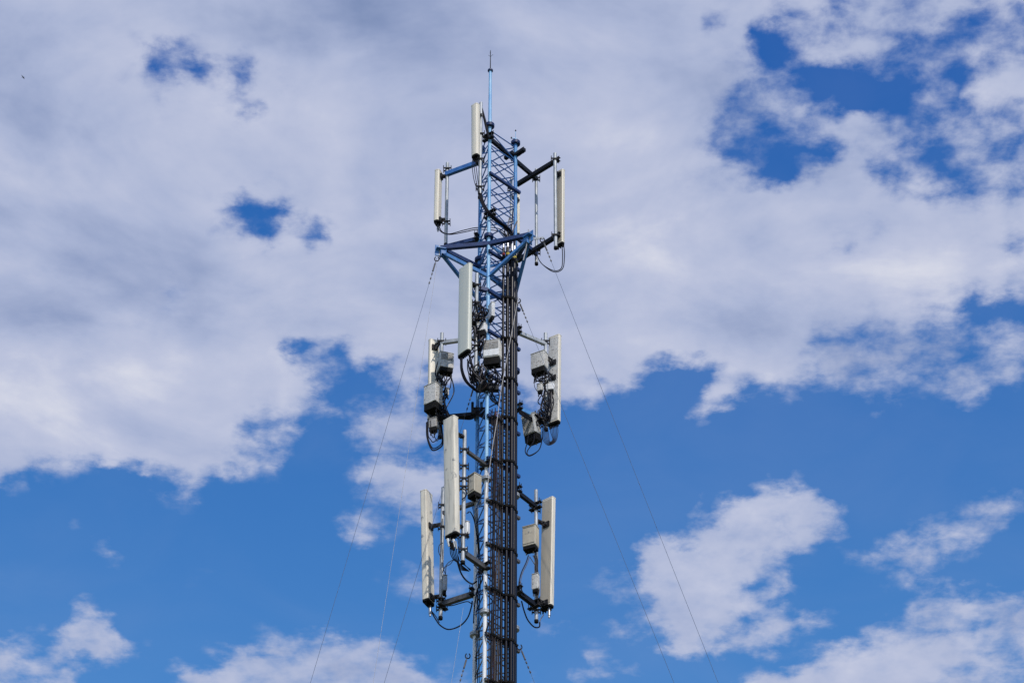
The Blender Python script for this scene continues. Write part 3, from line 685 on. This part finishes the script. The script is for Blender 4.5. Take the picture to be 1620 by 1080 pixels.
# ================================================================== top tier
zA = at(772, 214, Y0 - .40).z
A = at(769, 212, Y0 - .40); A.z = zA; B = atz(850, 284, zA)
arm(A, B, .05, .075, 'upper black arm running along the mast top to the right', 'black', plates=(.04,))
Cc = atz(818, 292, zA - .07); D = atz(885, 251, zA - .07)
arm(Cc, D, .06, .075, 'upper black cross arm holding the two bare right-hand poles', 'black')
arm(leg('L', zA), atz(705, 276, zA), .06, .085, 'upper blue arm reaching left to the pole of the small top-left antenna', 'rod', plates=(.04,))
q = MB(); c = face(1.0, .02, zA); 
sd = nFR; dr = (Rg - F).normalized()
t = thing('leg_clamp', c, 'black clamp assembly gripping the top of the right mast leg under the upper arm', 'clamp')
q.prism(c + nFR * .03, sd, dr, UP, .16, .035, .03, .004); q.prism(c - nFR * .10 - dr * .07, sd, dr, UP, .10, .03, .03, .004); q.build('jaw', 'black', t)
q = MB()
for s1 in (-.14, -.05, .06, .15): k = c + sd * s1 + dr * .02; q.tube(k - UP * .05, k + UP * .09, .008, n=6)
q.build('bolt', 'steel', t)
zB = at(774, 336, Y0 - .40).z
A = at(772, 335, Y0 - .40); A.z = zB; B2 = atz(849, 402, zB)
arm(A, B2, .05, .075, 'second black arm down, sloping behind the star frame to the right', 'navy', plates=(.04,))
C2 = atz(819, 412, zB - .03); D2 = atz(886, 370, zB - .03)
arm(C2, D2, .06, .075, 'lower black cross arm holding the two bare right-hand poles', 'black')
arm(leg('L', zB), atz(705, 391, zB), .06, .075, 'second arm down reaching left below the small top-left antenna', 'navy', plates=(.05,))
pc = pole(848.5, 268, 418, B.y - Y0, .026, 'bare galvanised pole at the top right, the inner one without antenna', (283, 399))
pd = pole(878.6, 243, 393, D.y - Y0, .029, 'galvanised pole at the top right carrying the slim beige antenna', (253, 373))
pb = pole(706.6, 258, 388, atz(705, 276, zA).y - Y0, .029, 'galvanised pole at the top left beside the small cream antenna', (268, 352))
pa = pole(760, 163, 313, -.40, .029, 'galvanised pole left of the front leg at the very top', (213, 253, 297))
pr = pole(808.5, 282, 384, .50, .021, 'thin pole seen through the blue lattice at the top, behind the right leg', (300,))
panel(752.5, 168, 750, 247, -.52, 228, .135, .10, 'highest panel antenna, small and cream, at the very top left of the mast', tilt=1, brk=(.12,), polexy=pa)
panel(693.8, 273, 691.6, 352, pb.y - Y0 + .03, 158, .15, .09, 'small cream panel antenna furthest left in the top tier', tilt=0, brk=(.10, .97), ret=.10, ports=2, polexy=pb)
panel(887.5, 272, 888.5, 386, pd.y - Y0 + .09, 48, .14, .075, 'slim tan panel antenna furthest right in the top tier', 'radome', 'radomeb', 3, 1, (.06,), polexy=pd)
panel(819.5, 306, 819.5, 370, .62, 80, .06, .045, 'very slim pale antenna just behind the right leg in the top tier', 'radome', None, 1, 0, (.2,), polexy=pr)
tc_ = 'cables in the top tier'
cable([(762, 172, -.4), (766, 188, -.40), (771, 210, -.42), (774, 219, -.46)], 'thick black cable curling from the highest antenna to the mast top', tc_, .018)
cable([(763, 172, -.38), (768, 190, -.36), (773, 210, -.42)], 'thinner black cable beside the thick one at the highest antenna', tc_, .010)
for i in range(3):
    cable([(757 + i * 2, 306, -.44), (762 + i * 2, 322, -.44), (770 + i * 2, 335, -.46), (786 + i * 2, 350, -.34), (803 + i * 3, 366, -.2), (806 + i * 4, 388, -.18)], 'black cable sweeping down from the top pole across the front leg', 'three cables sweeping across the front leg', .013)
for i in range(3):
    cable([(748 + i * 2, 250, -.5), (747 + i * 3, 262, -.5), (750 + i * 3, 285, -.48), (757 + i, 306, -.46)], 'thin black cable hanging between the highest antenna and its pole', 'thin cables under the highest antenna', .006)
for i in range(2):
    cable([(690 + i * 3, 354, pb.y - Y0), (697 + i * 2, 366, pb.y - Y0), (711, 371 - i, .3), (735, 367 - i * 3, .26), (757, 363 - i * 3, .3), (790, 366 - i * 4, .1), (806, 378, .0)], 'black cable looping from the small top-left antenna to the mast', 'two cables from the top-left antenna', .008)
for i in range(2):
    cable([(889 + i * 3, 388, .2), (890 + i * 3, 405, .2), (888 + i * 2, 424 + i, .2), (876, 428 + i * 2, .25), (858, 418, .3), (850, 405, .35), (848, 396, .38)], 'black cable loop hanging below the slim top-right antenna', 'two cable loops at the top right', .0075)

# ================================================================== middle tier
pe = pole(753.5, 433, 594, -.46, .030, 'galvanised pole behind the big grey-green antenna', (452, 480, 548))
zl = at(757, 534, Y0 + .249).z; Bl = atz(697, 542.5, zl)
arm(leg('L', zl), Bl, .055, .07, 'pale galvanised arm reaching left behind the big grey-green antenna', 'galv', 'bar')
pf = pole(697.5, 527, 692, Bl.y - Y0, .029, 'galvanised pole on the left carrying the cluster of radios', (541, 655))
zr_ = at(815, 524, Y0 + .089).z; Br = atz(863, 544, zr_)
arm(leg('R', zr_), Br, .055, .07, 'pale galvanised arm reaching right to the middle-right radios', 'galv', 'bar', plates=(.06,))
pg = pole(863.5, 527, 680, Br.y - Y0, .029, 'galvanised pole on the right carrying the cluster of radios', (541, 663))
z2 = at(752, 655, Y0 + .249).z
arm(leg('L', z2), atz(693, 661, z2), .07, .06, 'dark arm on the left laden with black cables', 'black', plates=(.05, .9))
z3 = at(816, 644, Y0 + .089).z
arm(leg('R', z3), atz(866, 668, z3), .07, .07, 'blue arm on the right below the middle radios', 'blue', plates=(.08,))
z4 = at(768, 603, Y0 - .30).z
arm(leg('F', z4) + Vector((.04, .05, 0)), atz(747, 595, z4), .06, .07, 'short dark arm tying the middle pole to the front leg', 'black', plates=(.1, .85))
z5 = at(768, 462, Y0 - .30).z
arm(leg('F', z5), atz(750, 454, z5), .06, .07, 'short arm tying the head of the middle pole to the front leg', 'navy')
panel(737, 423.5, 733.5, 559, -.62, 221, .265, .085, 'big grey-green panel antenna in the middle, in front of the mast', 'radomeg', None, 6, 0, (.15, .6), polexy=pe)
panel(686.5, 540, 684, 664, pf.y - Y0 + .22, 112, .175, .075, 'pale panel antenna on the middle left, mostly hidden behind radios', 'radome', None, 4, 1, (.1,), polexy=pf)
panel(878, 534, 876, 669, pg.y - Y0 + .22, 57, .215, .085, 'light grey panel antenna on the middle right, seen from behind', 'radome', 'grey', 6, 1.5, (.32, .5), polexy=pg)
radio(777, 551, -.50, 257, .265, .33, .15, 'grey finned radio with a pale label, in front of the mast', 'grey', 'grid', .14, True)
radio(707, 569, pf.y - Y0 - .12, 287, .225, .29, .15, 'weathered grey finned radio high on the left pole', 'grey', 'grid', .08)
radio(679.5, 622, pf.y - Y0 - .22, 234, .235, .36, .20, 'large plain grey radio box furthest left', 'grey', None, .13)
radio(850, 569, pg.y - Y0 - .12, 240, .245, .30, .14, 'plain grey radio high on the right pole', 'grey', None, .10)
radio(836, 671, pg.y - Y0 - .10, 236, .23, .33, .17, 'ribbed radio low on the right, tilted beside the feeders', 'grey', 'ribs', .13, tiltx=12)
sm = 'small white filter boxes'
radio(775, 492, -.46, 205, .14, .27, .06, 'tall narrow white filter box in front of the blue front leg', 'white', None, .05, ports=2, name='filter_box', cat='filter box', group=sm)
radio(760.5, 516, -.52, 250, .14, .15, .11, 'white filter box behind the big grey-green antenna', 'white', None, .10, ports=3, name='filter_box', cat='filter box', group=sm)
radio(853, 612, pg.y - Y0 - .1, 240, .085, .13, .06, 'small grey filter box left of the right radio pole', 'grey', None, .05, ports=2, name='filter_box', cat='filter box', group=sm)
radio(871, 610, pg.y - Y0 - .02, 262, .095, .13, .07, 'small white filter box right of the right radio pole', 'white', None, .06, ports=3, name='filter_box', cat='filter box', group=sm)
radio(707.5, 619, pf.y - Y0 - .1, 290, .05, .13, .05, 'tiny grey filter box below the left finned radio', 'grey', None, .04, ports=2, name='filter_box', cat='filter box', group=sm)
radio(684, 668, pf.y - Y0 - .16, 250, .13, .17, .10, 'dim grey filter box beneath the large plain radio', 'fin', None, .07, ports=4, name='filter_box', cat='filter box', group=sm)
def P(x, y, d): return at(x, y, Y0 + d)
fl = pf.y - Y0; gl = pg.y - Y0
G = 'cable tangle on the left radio pole'
tangle(PORTS['weathered grey finned radio high on the left pole'], [P(700, 640, fl - .1), P(697, 625, fl - .08), P(702, 650, fl - .1)], .10, 13, 'black jumper in the tangle under the left finned radio', G, 1)
tangle([P(694, 566, fl - .05), P(692, 590, fl)], [P(700, 615, fl - .1), P(694, 655, fl - .1)], .10, 8, 'black jumper between the hidden left antenna and its pole', G, 2)
G = 'cables under the large plain radio'
tangle(PORTS['large plain grey radio box furthest left'], [P(690, 665, fl - .1), P(697, 668, fl - .1), P(684, 655, fl - .1)], .08, 9, 'black jumper dropping from the large plain radio', G, 3)
for i, (x0, x1, yb, r) in enumerate([(675, 700, 712, .012), (676, 699, 709, .009), (677, 694, 699, .008), (681, 690, 692, .006), (686, 697, 697, .007)]):
    cable([(x0, 668 - i, fl - .15), (x0 + .5, 690 - i, fl - .15), ((x0 * 3 + x1) / 4, yb - 4, fl - .15), ((x0 + x1) / 2, yb, fl - .15), (x1 - 1, yb - 7, fl - .12), (x1 + .5, yb - 18, fl - .1), (x1 - 2, 668, fl - .08)], 'black cable loop hanging lowest on the middle left', 'cable loops on the middle left', r)
for i in range(5):
    cable([(700 + i % 3, 640, fl - .1), (703 + i, 652, fl - .1), (711, 657 + i, fl - .1), (728, 657 + i * 1.3, fl), (745, 657 + i * 1.5, .25), (758, 650 + i * 2, .1), (785, 668 + i * 2, -.1)], 'black cable strapped along the left middle arm', 'cables strapped along the left arm', .010)
for i in range(2):
    cable([(704 + i * 2, 622, fl - .1), (702 + i * 2, 636, fl - .1), (706 + i * 2, 650, fl - .1), (712, 657, fl - .05)], 'black cable bending from the left tangle onto the arm', 'cables bending onto the left arm', .008)
G = 'cable tangle on the middle pole'
tangle([P(752, 475, -.5), P(757, 480, -.48), P(762, 484, -.5), P(764, 492, -.52)], [P(755, 520, -.5), P(750, 540, -.5), P(764, 506, -.5), P(752, 508, -.52)], .13, 20, 'black jumper in the dense tangle behind the big antenna', G, 4, (.007, .014))
tangle([P(750, 520, -.5), P(758, 527, -.5), P(766, 528, -.5)], [P(758, 560, -.42), P(746, 566, -.44), P(762, 562, -.42)], .09, 12, 'black jumper beside the galvanised middle pole', G, 5, (.006, .012))
tangle([P(743, 566, -.55), P(740, 568, -.55), P(746, 570, -.5)], [P(746, 605, -.42), P(752, 614, -.42), P(757, 618, -.40)], .06, 10, 'black jumper below the big grey-green antenna', G, 6)
tangle([P(762, 575, -.48), P(770, 580, -.45), P(757, 572, -.46), P(782, 580, -.45)], [P(765, 612, -.4), P(773, 620, -.38), P(758, 618, -.42), P(786, 640, -.25)], .12, 20, 'black jumper in the dense bundle below the labelled radio', G, 7, (.007, .013))
for i in range(3):
    cable([(729 + i, 566, -.66), (729 + i * 1.5, 584, -.64), (735 + i * 2, 602, -.58), (748 + i * 2, 615, -.5), (757 + i * 2, 621, -.45)], 'black cable bowing out below the big grey-green antenna', 'cables bowing below the big antenna', .009)
bx = thing('leg_clamp', leg('F', at(768, 616, Y0 - .34).z), 'dark clamp block on the front leg under the labelled radio', 'clamp')
z6 = at(768, 616, Y0 - .34).z
MB().bar(leg('F', z6) + Vector((-.18, -.02, 0)), leg('F', z6) + Vector((.18, -.02, .0)), .09, .08).build('jaw', 'steel', bx)
MB().bar(leg('F', z6) + Vector((-.12, -.06, .06)), leg('F', z6) + Vector((.14, -.06, .06)), .04, .03).build('strap', 'black', bx)
bx = thing('leg_clamp', leg('L', z2), 'dark clamp block on the left leg where the cable-laden arm starts', 'clamp')
MB().bar(leg('L', z2) + Vector((-.10, -.06, 0)), leg('L', z2) + Vector((.12, -.06, 0)), .08, .13).build('jaw', 'steel', bx)
for sx in (-.08, .06): MB().tube(leg('L', z2) + Vector((sx, -.08, .04)), leg('L', z2) + Vector((sx, -.08, .17)), .022, n=10).build('post', 'dark', bx)
G = 'cable tangle on the right radio pole'
tangle(PORTS['plain grey radio high on the right pole'], [P(858, 606, gl - .05), P(862, 615, gl - .05), P(866, 600, gl - .05)], .08, 13, 'black jumper hanging from the plain right radio', G, 8, (.005, .009))
tangle([P(862, 612, gl - .06), P(868, 618, gl - .06), P(857, 622, gl - .08), P(872, 618, gl - .03)], [P(862, 662, gl - .08), P(868, 668, gl - .05), P(857, 660, gl - .1)], .08, 20, 'black jumper running down the right radio pole', G, 9, (.006, .010))
tangle([P(847, 650, gl - .1), P(853, 648, gl - .1), P(858, 655, gl - .1)], [P(862, 668, gl - .1), P(856, 674, gl - .1), P(850, 664, gl - .1)], .07, 12, 'black jumper around the tilted ribbed radio', G, 10, (.007, .012), ('rubber', 'rubber', 'rubber', 'greyj'))
for i in range(6):
    x0 = 861 + i * .9; x1 = 882 - i * 2.2
    cable([(x0, 664, gl - .08), (x0 - 3 + i * .9, 682, gl - .08 + i * .02), (x0 - 1 + i * .8, 697 - i * .8, gl - .08 + i * .02), (868 + i * .4, 704 - i * 1.1, gl - .05), (879 - i * .9, 698 - i * .6, gl), (x1 + .5, 684, gl + .08), (x1, 674, gl + .15)], 'black cable loop hanging under the middle-right antenna', 'cable loops on the middle right', .0052)
for i in range(2):
    cable([(836 + i * 9, 688 - i * 2, gl - .15), (834 + i * 10, 700 - i * 2, gl - .15), (831 + i * 3, 714, gl - .15), (838, 721 - i, gl - .15), (852, 712, gl - .12), (857, 698, gl - .1), (858, 682, gl - .1)], 'black cable drooping lowest from the ribbed radio', 'two drooping cables on the middle right', .008)
for i in range(4):
    cable([(821, 646 + i * 2.4, .06), (832, 655 + i * 2, .1), (846, 663 + i * 1.6, gl - .1), (860, 668 + i, gl - .06)], 'black cable strapped along the right middle arm', 'cables strapped along the right arm', .011)
cable([(848, 590, gl - .15), (845, 600, gl - .15), (846, 612, gl - .15), (851, 620, gl - .12)], 'thin cable curling left of the small filter boxes', 'thin curling cables', .005)

# ================================================================== bottom tier
ph = pole(733.7, 681, 890, -.74, .031, 'galvanised pole right of the big streaked antenna', (712, 738, 758, 771, 847, 870))
z7 = at(766.5, 736, Y0 - .338).z
arm(leg('F', z7), Vector((ph.x, ph.y, z7)), .05, .06, 'upper grey arm joining the lower centre pole to the front leg', 'dgalv', 'bar', plates=(.04,))
z8 = at(766, 898, Y0 - .338).z
arm(leg('F', z8), Vector((ph.x, ph.y, z8)), .06, .085, 'lower grey arm joining the lower centre pole to the white leg', 'dgalv', plates=(.05,))
z9 = at(749, 938, Y0 + .249).z; Bi = atz(698, 955.5, z9)
arm(leg('L', z9), Bi, .06, .085, 'grey arm at bottom left reaching to the pole of the streaked antenna', 'dgalv', plates=(.04, .95))
pi_ = pole(699, 771, 978, Bi.y - Y0, .030, 'galvanised pole at the bottom left beside the streaked antenna', (800, 834, 948, 962))
z10 = zcol(812, pi_.x, pi_.y)
arm(leg('L', z10), Vector((pi_.x, pi_.y, z10)), .055, .07, 'upper grey arm at bottom left, mostly behind the big streaked antenna', 'dgalv', 'bar')
pj = pole(848.3, 775, 983, .52, .029, 'galvanised pole at the bottom right carrying the beige radio', (806, 955, 966))
z11 = zcol(801, pj.x, pj.y); arm(leg('R', z11), Vector((pj.x, pj.y, z11)), .05, .07, 'upper black arm at the bottom right', 'black', plates=(.05, .97))
z12 = zcol(958, pj.x, pj.y); arm(leg('R', z12), Vector((pj.x, pj.y, z12)), .06, .085, 'lower black arm at the bottom right, wrapped with cables', 'black', plates=(.08, .9))
panel(674.5, 781, 678, 952, pi_.y - Y0 + .10, 152, .215, .115, 'tall streaked panel antenna furthest left in the bottom tier', 'dirty', None, 4, 2.3, (.32, .97), ret=.16, polexy=pi_)
panel(713, 664, 718, 846, -.92, 227, .235, .115, 'largest antenna, tall and cream with dark streaks, left of the lower mast', 'dirty', None, 6, 2.3, (.1, .9), ret=.10, polexy=ph)
panel(868.5, 791, 864.5, 960, pj.y - Y0 + .16, 52, .215, .095, 'tall tan-backed panel antenna on the bottom right', 'radome', 'radomeb', 4, 1.8, (.25, .98), ret=.14, polexy=pj)
radio(744.5, 765, -.60, 222, .17, .33, .15, 'beige radio box between the largest antenna and the white leg', 'beige', 'vents', .07)
radio(836.5, 846.5, .34, 246, .215, .36, .15, 'beige radio box with tiny print on the bottom-right pole', 'beige', 'vents', .06)
radio(846, 919, .42, 245, .10, .27, .06, 'slim grey box under the beige radio on the right', 'grey', None, .06, ports=2, name='filter_box', cat='filter box', group=sm)
radio(704.5, 921, pi_.y - Y0 - .08, 290, .055, .27, .08, 'slim grey box on the bottom-left pole', 'galv', None, .07, ports=2, name='filter_box', cat='filter box', group=sm)
radio(740, 834, -.6, 285, .055, .22, .06, 'slim pale box right of the lower centre pole', 'galv', None, .03, ports=2, name='filter_box', cat='filter box', group=sm)
radio(736.5, 871, -.55, 270, .04, .10, .05, 'tiny pale box at the foot of the lower centre pole', 'galv', None, .02, ports=1, name='filter_box', cat='filter box', group=sm)
b = thing('connector_boot', P(711, 856, -.95), 'white and black cable boots under the largest antenna', 'cable boots')
for x, y, m_ in ((708, 852, 'white'), (712, 856, 'dark'), (715, 858, 'dark'), (720, 856, 'galv'), (717, 853, 'white')):
    MB().tube(P(x, y, -.95), P(x + 2.5, y + 12, -.93), .022, .015, n=10).build('boot', m_, b)
G = 'cables under the largest antenna'
for i in range(5):
    cable([(712 + i * 2.4, 866, -.93), (713 + i * 2.5, 876, -.9), (717 + i * 2, 884, -.8), (722 + i, 888 + i, -.7), (728, 892 + i * 2, -.6), (742, 903, -.4)], 'black jumper gathering below the largest antenna', G, .007)
cable([(723, 886, -.8), (729, 905, -.7), (737, 917, -.5), (747, 923, -.2), (754, 919, -.1)], 'thick black cable bowing between the lower centre pole and the mast', G, .013)
cable([(719, 884, -.8), (710, 889, -.5), (703, 898, .1), (700, 905, fl)], 'thin cable crossing left below the largest antenna', G, .007)
cable([(717, 886, -.8), (712, 892, -.4), (706, 896, .1), (705, 906, .3)], 'second thin cable crossing left below the largest antenna', G, .006)
for i in range(3):
    cable([(724 + i * 2, 850, -.8), (727 + i * 2, 870, -.75), (726 + i * 3, 884, -.72), (733 + i, 892, -.6), (744, 900 + i, -.4)], 'thin jumper between the largest antenna and its pole foot', 'jumpers at the lower centre pole foot', .006)
cable([(731, 772, -.8), (737, 776, -.8), (737, 784, -.8), (731, 790, -.8)], 'short black cable loop on the lower centre pole', G, .010)
G = 'black cables hanging inside the lower mast'
for i in range(4):
    cable([(746 + i * 2.0, 795, -.5), (750 + i * 1.7, 815, -.35), (753 + i * 1.3, 840, -.1), (756 + i * .8, 865, .0), (757 + (i * 7 % 5), 890, .0), (757 + (i * 3 % 5) * .8, 915, .0), (755 + (i * 3 % 5), 950, .05), (754 + i * 1.6, 990, .0), (753 + (i * 3 % 5) * 1.3, 1040, .0), (752 + i * 2.0, 1100, .0)], 'black cable hanging inside the white mast below the beige box', G, .0055)
for i in range(2):
    cable([(738 + i * 2, 812, -.6), (743 + i, 809, -.5), (749 + i, 820, -.3), (753, 838, -.1)], 'thin cable arching to the mast beside the slim pale box', 'thin arching cables', .005)
cable([(750, 893, -.3), (761, 905, -.42), (763, 915, -.42), (756, 930, -.2), (751, 955, .0), (749, 985, .1)], 'black cable curving across the white leg', G, .009)
cable([(768, 920, -.4), (772, 932, -.42), (779, 938, -.42)], 'short black cable arc right of the white leg', G, .009)
cable([(773, 985, -.4), (769, 1000, -.4), (772, 1010, -.4), (780, 1012, -.4)], 'short black cable bend below the last front flange', G, .012)
G = 'cables at the bottom left'
il = pi_.y - Y0
cable([(683, 968, il), (690, 980, il), (697, 989, il - .05), (710, 995, il - .05), (728, 989, .3), (740, 976, .28), (746, 958, .25), (747, 950, .2)], 'thick black loop hanging at the bottom left', G, .011)
cable([(682, 965, il), (690, 975, il), (695, 984, il)], 'thin cable from the streaked left antenna to its pole foot', G, .007)
cable([(703, 958, il - .1), (716, 957, il - .15), (730, 953, .25), (740, 951, .22), (747, 955, .2)], 'black cable tied under the bottom-left arm', G, .008)
cable([(701, 858, il - .1), (695, 862, il - .1), (694, 872, il - .1), (697, 880, il - .1)], 'small cable loop on the bottom-left pole', G, .006)
cable([(705, 908, il - .1), (702, 900, il - .1), (700, 880, il - .08), (699, 850, il - .06), (700, 820, il - .05)], 'thin cable taped up the bottom-left pole', G, .006)
G = 'cables at the bottom right'
jl = pj.y - Y0
cable([(836, 878, .3), (832, 890, .25), (825, 905, .2), (821, 922, .1), (822, 935, .08)], 'black cable curving from the beige radio down to the feeders', G, .009, 'rubber')
cable([(838, 880, .3), (833, 893, .25), (826, 908, .2), (823, 925, .12)], 'second cable curving from the beige radio', G, .006, 'greyj')
for i in range(5):
    cable([(843 + i * 1.6, 878, jl - .12), (847 + i, 888, jl - .1), (846 + i * 1.2, 900, jl - .08), (851 + i * .5, 915, jl - .05), (849 + i, 935, jl - .05), (849, 950, jl - .04)], 'jumper running down the bottom-right pole', 'jumpers on the bottom-right pole', .006, 'rubber' if i % 2 else 'greyj')
cable([(825, 950, .1), (829, 965, .2), (835, 980, .3), (845, 991, .4), (853, 991, .45), (854, 984, .5)], 'thick black loop hanging at the bottom right', G, .011)
cable([(822, 925, .1), (828, 938, .2), (836, 948, .35), (845, 956, .45)], 'black cable lying along the bottom-right arm', G, .009)
cable([(838, 880, .35), (843, 888, .4), (848, 896, .45)], 'thin grey cable crossing behind the slim grey box', G, .006, 'greyj')
cable([(860, 972, .6), (856, 978, .55), (853, 985, .5)], 'grey cable from the tan-backed antenna to its pole foot', G, .007, 'greyj')

# ------------------------------------------------------------------ bird
bp_ = at(36.5, 122.5, 150)
bb = MB()
bb.path([bp_ + Vector((-.09, 0, .0)), bp_, bp_ + Vector((.09, 0, .0))], .018, 6)
bb.add([bp_ + Vector(q) for q in ((-.03, 0, .01), (.05, 0, .01), (-.10, -.06, .15), (-.13, -.05, .14), (-.03, 0, .016), (.05, 0, .016), (.10, .06, -.09), (.06, .05, -.10))],
       [(0, 1, 3, 2), (4, 5, 6, 7)])
tag(bb.build('bird', 'bird'), 'tiny dark bird flying far off against the clouds at the upper left', 'bird')

for o in bpy.data.objects:
    for k in ('_o', '_w'):
        if k in o: del o[k]
